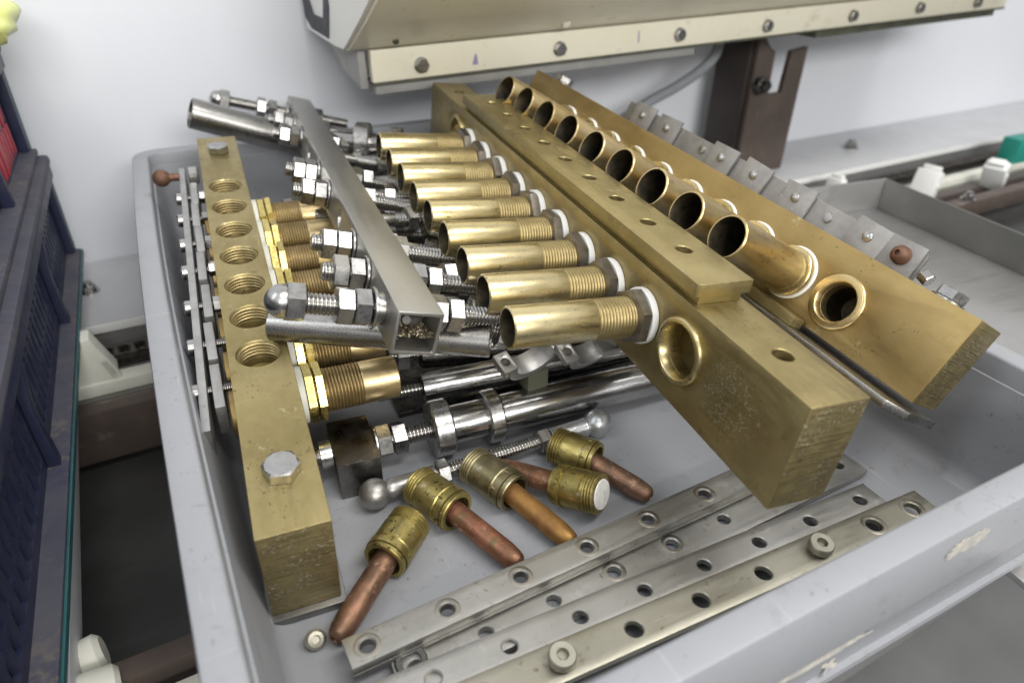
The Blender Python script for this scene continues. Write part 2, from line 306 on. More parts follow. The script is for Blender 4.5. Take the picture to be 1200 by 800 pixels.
cv = thing('conveyor', 'grey steel chain conveyor with brown beams running along the white wall under the tray', 'conveyor', W(0, 0, 0))
def cpart(name, mb, m, **k): return part(name, mb.mesh(name, M[m]), cv, None, **k)
cpart('back_shelf', MB().box(-400, 1700, 616, 761, -53, -45, 1.5), 'shelf')
cpart('shelf_highlight', MB().box(-400, 1700, 614.6, 615.8, -52, -44.4, .3), 'nylon')  # white strip painting the bevel highlight along the shelf front
cpart('shelf_front', MB().box(-400, 1700, 617, 622, -95, -53.2, .8), 'stainless')
cpart('guide_strip', MB().box(-400, 1700, 536, 552, -66, -55, 1.5), 'nylon_old')
cpart('cross_beam', MB().box(-400, 1700, 508, 526, -108, -62, 2), 'brown_steel', label='brown painted beam at the back')
cpart('guide_support', MB().box(-400, 1700, 527, 575, -72, -66.2, .8), 'stainless_dark')
cpart('drip_pan', MB().box(-400, 1700, 276, 640, -122, -116, .5), 'pan')
cpart('cross_beam', MB().box(-400, 1700, 262, 275, -82, -60, 2), 'brown_steel', label='narrow brown beam at the front')
cpart('guide_strip', MB().box(-400, 1700, 222, 254, -80, -66, 1.5), 'nylon_old')
part('side_rail', MB().box(-88, -84, 250, 600, -54, -34, 1).mesh('side_rail', M['shelf']), cv)
cpart('side_frame', MB().box(-400, 1700, 190, 200, -400, -60, 1.5), 'stainless')
lk = MB()
for s in (-1, 1): lk.lathe([(s * 7 - 1.4, 0), (s * 7 - 1.4, 5), (s * 7 + 1.4, 5), (s * 7 + 1.4, 0)], 10, axis((-5, 0, 0), (0, 1, 0), mm=False)).box(-5, 6, s * 7 - 1, s * 7 + 1, -4, 4)
lk.lathe([(-6, 0), (-6, 4.2), (6, 4.2), (6, 0)], 12, axis((0, 0, 0), (0, 1, 0), mm=False))
lkm = lk.mesh('chain_link', M['chain'])
for i in range(120): part('chain_link', lkm, cv, TR(-120 + i * 12.7, 590, -62 + random.uniform(-.5, .5)))
sb = MB().lathe([(0, 0), (0, 9), (1.5, 9), (1.5, 6)], 20).hexnut(11, 1.5, 7).lathe([(7, 4), (10, 4), (10, 0)], 14).mesh('shelf_bolt', M['zinc'])
for x in (-70, 460, 1000): part('shelf_bolt', sb, cv, TR(x, 690, -45) @ Matrix.Scale(1.35 if x > 900 else 1, 4))

nb = MB().box(-8, 8, -12.5, 12.5, -20, 13, 3).box(-5, 5, -9, 9, 12.8, 18, 2).lathe([(12.4, 0), (12.4, 3.2), (13.4, 3.2), (13.4, 0)], 14, axis((0, 0, -2), (0, -1, 0), mm=False))
nbm = nb.mesh('guide_block', M['nylon'])
for (x, y, z, rx, rz, s, lab) in ((806, 598, -45, .1, .1, .9, 'white plastic guide block at the corner of the grey chute'), (925, 548, -40, .25, .2, 1.25, 'upright white plastic guide block between the shelf bolt and the chute wall'),
                            (1052, 532, -40, -.5, .3, 1.2, 'tilted white plastic guide block beside the green connector')):
    solo('guide_block', nbm, lab, 'guide block', Matrix.Translation((x * MM, y * MM, z * MM)) @ Matrix.Rotation(rz, 4, 'Z') @ Matrix.Rotation(rx, 4, 'Y') @ Matrix.Scale(s, 4), 'white plastic blocks on the conveyor')
t = thing('nylon_bracket', 'yellowed white nylon bracket with a round hole beside the blue crates', 'bracket', W(-84, 545, -60))
part('bracket_body', carve(MB().prism([(-16, -50), (6, -50), (14, 12), (2, 44), (-16, 44)], -9, 9, axis((0, 0, 0), (0, -1, 0), mm=False), bev=1.5), cyl(4, -20, 20, 20, .1, axis((-4, 0, -25), (0, 1, 0), mm=False)), M['nylon_old'], 'bracket_body', 0), t)
part('bracket_arm', MB().box(6, 13, -3, 3, -46, 30, 1, T=Matrix.Rotation(-.30, 4, 'Y')).mesh('bracket_arm', M['nylon_old']), t, TR(6, -6, -8))
t = thing('nylon_roller', 'two rounded white nylon rollers at the bottom left beside the crate', 'roller', W(-88, 252, -47))
rm = MB().lathe([(-10, 0), (-10, 7.5), (-7.5, 10), (7.5, 10), (10, 7.5), (10, 0)], 28).mesh('roller', M['nylon_old'])
part('roller', rm, t, axis((-4, 24, -8), (1, .12, .1))); part('roller', rm, t, axis((2, 2, -6), (1, .1, -.2)))
t = thing('green_connector', 'green plastic connector on the conveyor at the right edge', 'connector', TR(1192, 586, -48))
part('connector_body', MB().box(-22, 30, -14, 14, -12, 30, 3).mesh('connector_body', M['green']), t)
part('connector_pin', MB().box(-40, -24, -5, 5, -10, -2, 1).mesh('connector_pin', M['green']), t)

# stainless chute to the right of the tray
ch = thing('chute', 'grey stainless chute with a dark side wall right of the tray', 'chute', TR(0, 0, 0))
RZ = Matrix.Rotation(math.radians(-7.5), 4, 'Z')
part('chute_floor', MB().box(-330, 0, -520, 0, -24, -20, .8).mesh('chute_floor', M['stainless']), ch, TR(722, 474, 0) @ RZ)
part('chute_side', MB().box(0.2, 3, -520, 0, -24, 15, .8).mesh('chute_side', M['stainless_dark']), ch, TR(722, 474, 0) @ RZ)
part('chute_back', MB().box(-200, 3, .3, 3, -24, 15, .8).mesh('chute_back', M['stainless']), ch, TR(722, 474, 0) @ RZ)
cpart('chute_rail', MB().box(735, 1700, 436, 452, -50, -34, 2), 'brown_steel')
part('rail_bolt', sb, cv, TR(905, 444, -34))

# post
pt = thing('support_post', 'dark brown steel post with a slotted fork on top, standing on the back shelf', 'post', TR(707, 690, -45) @ YAW)
body = MB().prism([(0, 0), (90, 0), (91, 164), (62, 160), (58, 108), (33, 108), (31, 162), (20, 168), (0, 190)], -4, 4, axis((0, 0, 0), (0, -1, 0), mm=False) @ Matrix.Scale(1, 4), bev=.8)
part('fork_plate', body.mesh('fork_plate', M['brown_steel']), pt)
part('side_plate', MB().box(-6, 2, 4.3, 62, 0, 186, 1).mesh('side_plate', M['black_brown']), pt)
part('post_bolt', MB().hexnut(20, 0, 11).lathe([(11, 6), (18, 6), (18, 0)], 16).mesh('post_bolt', M['steel_dark']), pt, axis((10, -4, 122), (0, -1, .1)))
part('post_bolt', MB().hexnut(14, 0, 8).mesh('post_bolt', M['steel_dark']), pt, axis((40, 14, 106), (0, 0, 1)))

# machine housing above
K = .912
def mz(z): return 262 - (262 - z) * K
hs = thing('machine_housing', 'cream enamelled machine housing with a bolted flange above the tray', 'machine', TR(182, 620, 131) @ Matrix.Rotation(math.radians(.9), 4, 'Z') @ Matrix.Rotation(math.radians(-1.7), 4, 'Y'))
LN = 930
part('flange', MB().box(0, LN, 0, 9, 2.2, 29, .8).mesh('flange', M['cream']), hs)
part('flange_gasket', MB().box(0, LN, -1, 12, 0, 2, .4).mesh('flange_gasket', M['lip_green']), hs)
part('flange_foot', MB().box(3, 370, 4, 40, -9, -.2, .8).mesh('flange_foot', M['grey_paint']), hs)
part('flange_lip', MB().box(560, LN - 14, 4, 40, -8, -.2, .8).mesh('flange_lip', M['lip_green']), hs)
part('end_bracket', MB().prism([(9.2, -4), (60, 2), (96, 22), (96, 30), (9.2, 30)], -9, -2.2, Matrix(((0, 0, 1, 0), (1, 0, 0, 0), (0, 1, 0, 0), (0, 0, 0, 1))), bev=.6).mesh('end_bracket', M['grey_paint']), hs)
# hood: profile in (b, z) extruded along a
PRF = Matrix(((0, 0, 1, 0), (1, 0, 0, 0), (0, 1, 0, 0), (0, 0, 0, 1)))
hood = MB().prism([(11, 29.5), (2, 30.5), (-10, 36), (-55, 58), (-118, 92), (-118, 260), (128, 260), (128, 31), (30, 29.5)], -18, LN - 4, PRF, bev=1.2)
part('hood', hood.mesh('hood', M['cream']), hs)
part('end_panel', MB().prism([(28, 30.5), (4, 31.5), (-9, 38), (-54, 61), (-116, 95), (-116, 258), (127, 258), (127, 33)], -22, -18.2, PRF, bev=.8).mesh('end_panel', M['cream_light']), hs)
fb = MB().lathe([(0, 0), (0, 6.9), (1, 6.9), (1, 5)], 22).hexnut(11, 1, 5.5).mesh('flange_bolt', M['steel'])
for i, x in enumerate((46, 192, 342, 470, 612, 738, 860)): part('flange_bolt', fb, hs, axis((x, 0, 13 + (i % 3) * .6), (0, -1, 0)))
part('drip_bead', MB().lathe([(0, 0), (0, 5), (3, 4), (4, 0)], 14).mesh('drip_bead', M['cream']), hs, axis((190, -14, 39), (0, -1, -.6)))
part('drip_bead', MB().lathe([(0, 0), (0, 3.2), (2, 2.4), (2.6, 0)], 14).mesh('drip_bead', M['lip_green']), hs, axis((20, -12, 37), (0, -1, -.6)))
# printed emblem on the end panel: dark open letter shape with a teal bar
EM = Matrix(((0, 0, -1, -22.3), (1, 0, 0, 0), (0, 1, 0, 0), (0, 0, 0, 1)))
em = MB().prism([(126, 44), (106, 36), (46, 34.5), (31, 62), (29, 140), (45, 140), (47, 66), (56, 50), (90, 50), (100, 62), (126, 68)], 0, .5, EM)
part('emblem', em.mesh('emblem', M['emblem']), hs); part('emblem', MB().prism([(58, 98), (72, 94), (76, 150), (62, 150)], 0, .5, EM).mesh('emblem', M['emblem_teal']), hs)
FRT = Matrix(((1, 0, 0, 0), (0, 0, 1, -.35), (0, 1, 0, 0), (0, 0, 0, 1)))
part('violet_mark', MB().prism([(97, 8), (103, 8), (102, 16), (100.4, 18), (98.6, 13)], 0, .3, FRT).mesh('violet_mark', M['violet']), hs)
part('violet_mark', MB().prism([(288, 11), (289.6, 11), (289, 22), (287.6, 22)], 0, .3, FRT).mesh('violet_mark', M['violet']), hs)

def tube_path(pts, r, n=14):
    """smooth swept tube through points (mm)"""
    P = [Vector(p) for p in pts]; Q = []
    for i in range(len(P) - 1):
        p0 = P[max(0, i - 1)]; p1 = P[i]; p2 = P[i + 1]; p3 = P[min(len(P) - 1, i + 2)]
        for s in range(8):
            u = s / 8; Q.append(.5 * ((2 * p1) + (p2 - p0) * u + (2 * p0 - 5 * p1 + 4 * p2 - p3) * u * u + (3 * p1 - p0 - 3 * p2 + p3) * u ** 3))
    Q.append(P[-1]); mb = MB(); rings = []
    for i, q in enumerate(Q):
        d = (Q[min(i + 1, len(Q) - 1)] - Q[max(0, i - 1)]); m = axis(q, d, mm=False); o = len(mb.v)
        mb.v += [tuple(m @ Vector((r * math.cos(2 * PI * k / n), r * math.sin(2 * PI * k / n), 0))) for k in range(n)]; rings.append(range(o, o + n))
    for a, b in zip(rings, rings[1:]):
        for k in range(n): mb.f.append((a[k], a[(k + 1) % n], b[(k + 1) % n], b[k])); mb.m.append(0)
    mb.f += [tuple(rings[0])[::-1], tuple(rings[-1])]; mb.m += [0, 0]; return mb
solo('cable', tube_path([(676, 735, 185), (668, 720, 145), (655, 706, 118), (632, 702, 100), (592, 700, 82), (540, 700, 62), (470, 705, 20), (430, 712, -38)], 6.5).mesh('cable', M['cable']), 'grey cable hanging from the cream housing beside the brown post', 'cable')

# ------------------------------------------------------------------ crates at left
def crate(name, label, x1, y0, y1, z0, h, inset, red=False, edge=True):
    t = thing(name, label, 'crate', TR(x1, (y0 + y1) / 2, z0), 'stacked navy crates at the left')
    hl = (y1 - y0) / 2
    part('foot_flange', MB().box(-330, 0, -hl, hl, 0, 5, 1.5).mesh('foot_flange', M['crate_dust']), t)
    if edge: part('foot_edge', MB().box(.2, 1.6, -hl, hl, -1, 4, .4).mesh('foot_edge', M['teal']), t)
    part('rim', MB().box(-16, 1, -hl, hl - 4, h - 9, h, 4).box(-330, -16.2, hl - 18, hl - 4, h - 9, h, 2).mesh('rim', M['crate_dust']), t)
    part('rim_band', MB().box(-13, -1, -hl, hl - 4, h - 20, h - 9.2, 1).mesh('rim_band', M['crate']), t)
    part('end_wall', MB().box(-330, -inset, hl - 14, hl - 8, 5, h - 9.5, 1).mesh('end_wall', M['crate']), t)
    part('corner_post', MB().box(-inset, -4, hl - 12, hl - 2, 5, h - 9.5, 2).mesh('corner_post', M['crate']), t)
    part('back_edge', MB().box(-5, -3.6, hl - 1.9, hl - .6, 5, h - 2, .3).mesh('back_edge', M['teal']), t)
    # perforated side wall: upright ribs with staggered slots between them
    n = int((y1 - y0 - 30) / 13); wallm = MB()
    wallm.box(-inset - 3, -inset, -hl, hl - 14, 5, 13).box(-inset - 3, -inset, -hl, hl - 14, h - 24, h - 20.2)
    part('wall_band', wallm.mesh('wall_band', M['crate']), t)
    rib = MB().prism([(-2, 13), (2, 13), (3.6, (h - 10) * .38), (2, (h - 10) * .5), (3.6, (h - 10) * .62), (2, h - 24), (-2, h - 24), (-3.6, (h - 10) * .62), (-2, (h - 10) * .5), (-3.6, (h - 10) * .38)], -1.4, 1.4, Matrix(((0, 0, 1, 0), (1, 0, 0, 0), (0, 1, 0, 0), (0, 0, 0, 1)))).mesh('side_rib', M['crate'])
    bar = MB().box(-1.2, 1.2, -hl, hl - 14, -1.6, 1.6)
    barm = bar.mesh('cross_rib', M['crate'])
    for i in range(n): part('side_rib', rib, t, TR(-inset - 1.5, hl - 22 - i * 13, 0))
    for q in (.30, .52, .74): part('cross_rib', barm, t, TR(-inset - 1.7, 0, h * q))
    gus = MB().prism([(-inset + .3, 5), (-4, 5), (-6, h * .45), (-2.5, h - 20), (-inset + .3, h - 20)], -4, 4, Matrix(((1, 0, 0, 0), (0, 0, 1, 0), (0, 1, 0, 0), (0, 0, 0, 1))), bev=1).mesh('gusset', M['crate'])
    for y in (hl - 150, hl - 330): part('gusset', gus, t, TR(0, y, 0))
    if red:
        rm_ = MB().box(-2.4, 2.4, -3.2, 3.2, 0, 24, 1).mesh('red_part', M['red'])
        cont = thing('red_parts', 'red plastic pieces seen through the side of the upper navy crate', 'plastic parts', TR(x1 - inset - 1.5, y1 - 24, z0 + 9))
        for i in range(27): part('red_part', rm_, cont, TR(random.uniform(-.6, 1.2), -(i // 3) * 13, (i % 3) * 26) @ Matrix.Rotation(random.uniform(.05, .25), 4, 'X'))
    return t
crate('plastic_crate', 'dusty navy plastic crate at the left, lower of the two stacked', -89, 60, 716, -17, 96, 11)
crate('plastic_crate', 'navy plastic crate with red contents, stacked on top of the dusty one', -95, 40, 712, 79.5, 92, 12, red=True, edge=False)
bagv = MB()
bm = bmesh.new(); bmesh.ops.create_icosphere(bm, subdivisions=4, radius=1)
from mathutils import noise as nz
for v in bm.verts:
    q = nz.noise(v.co * 2.2) * .30 + nz.noise(v.co * 5) * .14
    v.co = Vector((v.co.x * 42, v.co.y * 62, v.co.z * 26)) * (1 + q)
    if v.co.z < -18: v.co.z = -18
bagv._bm(bm)
solo('plastic_bag', bagv.mesh('plastic_bag', M['bag'], 60), 'crumpled yellow plastic bag lying on the top crate', 'bag', TR(-119, 672, 189.9))

# ------------------------------------------------------------------ grey tray
def rrect(x0, x1, y0, y1, r, n=8, bow=0):
    pts = []
    for cx, cy, a0 in ((x1 - r, y1 - r, 0), (x0 + r, y1 - r, PI / 2), (x0 + r, y0 + r, PI), (x1 - r, y0 + r, 1.5 * PI)):
        for i in range(n + 1): a = a0 + i * PI / 2 / n; pts.append([cx + r * math.cos(a), cy + r * math.sin(a)])
    # densify straight left/right sides for the bow
    out = []
    for i, p in enumerate(pts):
        out.append(p); q = pts[(i + 1) % len(pts)]
        if abs(q[1] - p[1]) > 100 or abs(q[0] - p[0]) > 100:
            for s in range(1, 14): out.append([p[0] + (q[0] - p[0]) * s / 14, p[1] + (q[1] - p[1]) * s / 14])
    for p in out:
        tt = (p[1] - y0) / (y1 - y0); f = bow * math.sin(PI * min(1, max(0, tt)))
        if p[0] < (x0 + x1) / 2: p[0] -= f
        else: p[0] += f * .8
    return out
def loft(rings, cap_first=False, cap_last=False):
    mb = MB(); idx = []
    for pts, z in rings:
        o = len(mb.v); mb.v += [(x, y, z) for x, y in pts]; idx.append(range(o, o + len(pts)))
    n = len(idx[0])
    for a, b in zip(idx, idx[1:]):
        for i in range(n): j = (i + 1) % n; mb.f.append((a[i], a[j], b[j], b[i])); mb.m.append(0)
    if cap_first: mb.f.append(tuple(idx[0])[::-1]); mb.m.append(0)
    if cap_last: mb.f.append(tuple(idx[-1])); mb.m.append(0)
    return mb
tray = thing('storage_tray', 'grey plastic storage tray full of brass and steel machine parts', 'tray', TR(0, 0, 0))
X0, X1, Y0, Y1 = -24, 373, 80, 716
def rr(i, r, bow=5): return rrect(X0 + i, X1 - i, Y0 + i, Y1 - i, r, 8, bow)
rim = loft([(rr(2, 20), 35.4), (rr(.2, 22), 35.6), (rr(0, 22), 36.4), (rr(0, 22), 70.6), (rr(.5, 22), 71.7), (rr(1.6, 21), 72), (rr(11.2, 14), 72), (rr(12.4, 13), 71.5), (rr(12.8, 13), 70.4), (rr(13.4, 13), 60), (rr(14.6, 13), 59.6)])
part('rim', rim.mesh('rim', M['tray'], 50), tray)
wallr = loft([(rr(14.6, 13, 5), 59.8), (rr(17.5, 13, 2.5), 30), (rr(19.5, 13, .6), 8), (rr(21, 13, 0), 3.6), (rr(24, 14, 0), 1.2), (rr(28, 12, 0), 0)])
part('inner_wall', wallr.mesh('inner_wall', M['tray'], 50), tray)
outw = loft([(rr(2, 20), 35.4), (rr(2.6, 20, 5), 34.5), (rr(5, 19, 4), 8), (rr(2.6, 19, 4), 7.6), (rr(2.6, 19, 3), 4.6), (rr(6, 19, 2), 4), (rr(10, 16, 0), -3), (rr(14, 12, 0), -3)])
part('outer_wall', outw.mesh('outer_wall', M['tray'], 40), tray)
flo = loft([(rr(14, 12, 0), -3), (rr(28, 12, 0), -3.001), (rr(28, 12, 0), 0)], False, True)
part('floor_panel', flo.mesh('floor_panel', M['tray'], 50), tray)
part('base_foot', loft([(rr(18, 10, 0), -3.2), (rr(18, 10, 0), -44.6), (rr(24, 8, 0), -44.6), (rr(24, 8, 0), -3.2)]).mesh('base_foot', M['tray'], 40), tray)
rb = MB().box(-1.5, 1.5, -4, 0, 3, 50, .5).mesh('wall_rib', M['tray'])
def blotch(w, h, seed, n=40):
    random.seed(seed); pts = []
    for i in range(n):
        a = 2 * PI * i / n; k = 1 + random.uniform(-.28, .28); c_, s_ = math.cos(a), math.sin(a)
        pts.append((w / 2 * k * math.copysign(abs(c_) ** .6, c_), h / 2 * k * math.copysign(abs(s_) ** .6, s_)))
    return pts
FY = axis((0, 0, 0), (0, -1, 0), mm=False)
def patch(name, w, h, seed, x, z, m, y, tilt=0):
    part(name, MB().prism(blotch(w, h, seed), 0, .25, axis((0, 0, 0), (0, -1, 0), mm=False)).mesh(name, M[m]), tray, TR(x, y, z) @ Matrix.Rotation(tilt, 4, 'X'))
patch('label_residue', 54, 6.5, 3, 176, 30, 'paper', 82.6, -.09); patch('label_residue', 24, 6, 5, 136, 31, 'paper', 82.5, -.09); patch('label_residue', 22, 8, 6, 240, 61, 'paper', 79.8)
cr = MB().prism([(-1, -5), (1, -5), (1.2, -1), (5, -2), (5, .6), (1.4, 1), (1.6, 5), (-.8, 5), (-1.2, 1), (-5, 1.6), (-5, -.6), (-1.2, -1)], 0, .3, FY)
part('tape_scrap', cr.mesh('tape_scrap', M['paper']), tray, TR(187, 84.2, 14) @ Matrix.Rotation(-.09, 4, 'X') @ Matrix.Rotation(.4, 4, 'Y'))

# ------------------------------------------------------------------ shared hardware meshes
def tube_mesh(name, L, r, t0, t1, smooth_r, mats, n=40):
    """hollow nozzle along +z from the bar face, thread between t0 and t1"""
    prof = [(-1, smooth_r - .3)] + [(t0 - .2, smooth_r - .3)] + thread(t0, t1, r) + [(t1 + .6, smooth_r), (L - .6, smooth_r), (L, smooth_r - .5), (L, smooth_r - 1.2), (L - .6, smooth_r - 1.6), (L - 62 if L > 66 else 4, smooth_r - 1.7), (L - 62 if L > 66 else 4, 0)]
    nt = len(thread(t0, t1, r))
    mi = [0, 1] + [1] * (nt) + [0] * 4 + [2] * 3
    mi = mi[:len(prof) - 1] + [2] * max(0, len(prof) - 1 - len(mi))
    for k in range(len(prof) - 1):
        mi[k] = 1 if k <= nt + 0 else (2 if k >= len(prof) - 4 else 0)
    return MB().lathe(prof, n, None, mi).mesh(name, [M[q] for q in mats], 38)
def ring_mesh(name, r0, r1, h0, h1, m, n=36, c=.4):
    return MB().lathe([(h0, r0), (h0, r1 - c), (h0 + c, r1), (h1 - c, r1), (h1, r1 - c), (h1, r0)], n, closed=True).mesh(name, M[m], 40)
def nut_mesh(name, af, h0, h1, m): return MB().hexnut(af, h0, h1).mesh(name, M[m], 25)
def nozzle(bar, Mx, tm, subs):
    o = part('nozzle', tm, bar, Mx @ Matrix.Rotation(random.uniform(-.008, .008), 4, 'X') @ Matrix.Rotation(random.uniform(-.008, .008), 4, 'Y') @ Matrix.Rotation(random.random() * 6, 4, 'Z'))
    for nm, me, rot in subs: part(nm, me, o, Matrix.Rotation(rot, 4, 'Z'))
    return o
def port_ring(name, ri, ro, h, m): return MB().lathe([(-3, ri - .4), (-.5, ro), (h - 1, ro), (h - .3, ro - .6), (h, ro - 1.6), (h, ri + .8), (h - .8, ri), (-9, ri - .6)], 44).mesh(name, M[m], 45)
def bolt_mesh(name, af, hh, m, wash=0): 
    mb = MB().hexnut(af, wash, wash + hh)
    if wash: mb.lathe([(0, 0), (0, af * .62), (wash, af * .62), (wash, 0)], 24)
    return mb.mesh(name, M[m], 25)

# ------------------------------------------------------------------ left brass bar
P1 = pose(((0.0747, -0.9971, 0.0118), (0.9909, 0.0729, -0.1128), (0.1116, 0.0201, 0.9936)), (26.7, 202.1, 57.4))
b1 = thing('brass_manifold_bar', 'brass bar with a row of big threaded holes on top, along the left tray wall', 'manifold bar', P1, 'brass manifold bars in the tray')
HP = 33.64; H1 = [115.7 + HP * k for k in range(7)]; T1 = [107 + HP * k for k in range(7)]
W1, Z1 = 29.4, -52.5
cut = MB()
for u in H1: cut.lathe([(-14.5, 0), (-14.5, 9.4), (-9.5, 9.4), (-9.5, 10.6), (-.8, 10.6), (0, 11.3), (5, 11.3), (5, 0)], 40, Matrix.Translation((u, W1 / 2, 0)))
me = carve(MB().box(0, 412, 0, W1, Z1, 0), cut, [M['brass_bar'], M['brass_sawn']], 'bar_body', .6)
slot_by(me, lambda c, n: n.x < -.9 and c.x < 1, 1)
part('bar_body', me, b1)
tb = MB().lathe([(-9, 10.7)] + [(-h, r) for h, r in reversed([(a, 20.6 - b) for a, b in thread(1.2, 9, 10.9, 1.6, 1.0)])], 40).mesh('bore_thread', M['brass_thread'], 25)
for u in H1: part('bore_thread', tb, b1, TR(u, W1 / 2, 0))
bolt = bolt_mesh('hex_bolt', 14, 5.6, 'zinc')
part('hex_bolt', bolt, b1, TR(31.5, W1 / 2, 0) @ Matrix.Rotation(.35, 4, 'Z')); part('hex_bolt', bolt, b1, TR(381, W1 / 2, 0) @ Matrix.Rotation(.1, 4, 'Z'))
part('base_plate', MB().box(-3, 415, -2, W1 + 2, Z1 - 5.2, Z1 - .3, .8).mesh('base_plate', M['steel_dark_grey']), b1)
tw = ['brass_tube_warm', 'brass_thread_warm', 'brass_bore']
tm1 = tube_mesh('nozzle', 54, 12.0, 14.5, 34, 11.7, tw)
w1 = ring_mesh('washer', 9, 15.5, .05, 4, 'nylon_old'); n1 = nut_mesh('lock_nut', 28, 4.2, 9, 'brass_nut'); n2 = nut_mesh('lock_nut', 28, 9.5, 14, 'brass_nut')
for i, u in enumerate(T1):
    nozzle(b1, axis((u, 0, -26), (0, -1, 0)), tm1, [('washer', w1, 0), ('lock_nut', n1, random.random()), ('lock_nut', n2, random.random())])
# brass bosses along the left face, then link plates, long strip, screws
bs = MB().lathe([(0, 0), (0, 12.5), (3.2, 12.5), (3.8, 12), (3.8, 0)], 32).mesh('boss', M['brass_warm'], 35)
for u in T1: part('boss', bs, b1, axis((u, W1, -30), (0, 1, 0)))
ST = [116, 155.5, 195, 236, 271.5, 308, 343]
lp = carve(MB().box(-17.5, 17.5, 0, 5, -9, 9), MB().lathe([(-2, 0), (-2, 2.6), (9, 2.6), (9, 0)], 16, axis((0, -1, 0), (0, 1, 0), mm=False)), M['alu'], 'link_plate', .5)
for i, u in enumerate(ST):
    part('link_plate', lp, b1, TR(u - 2, 34.6 + (i % 2) * .7, -23 + random.uniform(-.6, .6)) @ Matrix.Rotation(random.uniform(-.02, .02), 4, 'Z') @ Matrix.Scale(1.0, 4))
part('long_strip', MB().prism([(78, -30), (376, -30), (384, -14), (384, -9), (86, -9), (80, -14)][:0] or [(80, -31), (386, -31), (386, -13), (80, -13)], 42, 46.2, Matrix(((1, 0, 0, 0), (0, 0, 1, 0), (0, 1, 0, 0), (0, 0, 0, 1))), bev=.6).mesh('long_strip', M['alu']), b1)
scr = MB().lathe([(0, 0), (0, 4.6), (3.2, 4.6), (4.2, 3.8), (4.2, 2), (2.4, 2), (2.4, 0)], 20).mesh('cap_screw', M['zinc'], 35)
stud = MB().lathe(thread(0, 16, 2.5, 1.0, .45) + [(16.3, 0)], 16).mesh('screw_stud', M['steel'], 25)
sn = nut_mesh('nut', 8.5, 0, 4.4, 'zinc')
for i, u in enumerate(ST):
    s_ = part('cap_screw', scr, b1, axis((u, 46.3, -19), (0, 1, 0)))
    part('screw_stud', stud, s_, TR(0, 0, -16.2))
    if i >= 2: part('nut', sn, b1, axis((u, 34.2, -19), (0, -1, 0), random.random()))
bst = part('ball_stud', MB().lathe([(0, 0), (0, 3), (6, 3), (7, 3.6)] + [(12.5 + 6.5 * math.sin(a), 6.5 * math.cos(a)) for a in [(-1.0 + .2 * k) for k in range(13)]] + [(19, 0)], 24).mesh('ball_stud', [M['rust']], 40), b1, axis((372, 46.3, -14), (0, 1, 0)))
part('nut', MB().hexnut(12, 0, 7).mesh('nut', M['zinc'], 25), b1, axis((372, 39.5, -14), (0, -1, 0), .4))

# ------------------------------------------------------------------ middle brass bar
P2 = pose(((0.0921, -0.9916, 0.0906), (0.9949, 0.0878, -0.0498), (0.0414, 0.0947, 0.9946)), (185.6, 128.4, 58.3))
b2 = thing('brass_manifold_bar', 'upright brass bar with a raised drilled strip on top, in the middle of the tray', 'manifold bar', P2, 'brass manifold bars in the tray')
L2, W2, H2 = 492, 30.4, 52.4
U2 = [75.7 + HP * k for k in range(11)]; V2 = 28.5
cut = MB()
for k in (0, 10): cut.lathe([(-24, 0), (-22, 8), (-16, 12), (-8, 13.4), (3, 13.4), (3, 0)], 40, axis((U2[k], 0, V2), (0, 1, 0), mm=False))
for u in (33, 459): cut.lathe([(H2 - 20, 0), (H2 - 20, 4.6), (H2 - .5, 4.6), (H2 + .1, 5.2), (H2 + 2, 5.2), (H2 + 2, 0)], 28, Matrix.Translation((u, -W2 / 2, 0)))
me = carve(MB().box(0, L2, -W2, 0, 0, H2), cut, [M['brass_spotted'], M['brass_sawn']], 'bar_body', .9)
slot_by(me, lambda c, n: n.x < -.9 and c.x < 1, 1); part('bar_body', me, b2)
part('strip_neck', MB().box(77, 405, -W2 + 3.5, -3, H2 + .1, H2 + 4, .3).mesh('strip_neck', M['brass_bar']), b2)
SH = [110.4 + HP * k for k in range(9)]
cut = MB()
for u in SH: cut.lathe([(40, 0), (40, 4.3), (H2 + 10.6, 4.3), (H2 + 11.3, 4.9), (H2 + 14, 4.9), (H2 + 14, 0)], 28, Matrix.Translation((u, -W2 / 2, 0)))
part('top_strip', carve(MB().prism([(76, -W2 - .4), (404, -W2 - .4), (408, -W2 + 4), (405, .6), (77, .6), (75.5, -3)], H2 + 4.2, H2 + 11.1), cut, M['brass_bar'], 'top_strip', .5), b2)
pr2 = port_ring('port_ring', 13.2, 16.6, 2.6, 'brass_tube')
for k in (0, 10): part('port_ring', pr2, b2, axis((U2[k], 0, V2), (0, 1, 0)))
t2 = ['brass_tube', 'brass_thread', 'brass_bore']
tm2 = tube_mesh('nozzle', 74.4, 10.5, 10.5, 30, 10.35, t2)
w2 = ring_mesh('washer', 9, 14.4, .05, 3.7, 'nylon'); n3 = MB().hexnut(26, 3.9, 9.6).mesh('lock_nut', M['nut_grey'], 25)
for k in range(1, 10): nozzle(b2, axis((U2[k], 0, V2), (0, 1, 0)), tm2, [('washer', w2, 0), ('lock_nut', n3, random.random())])

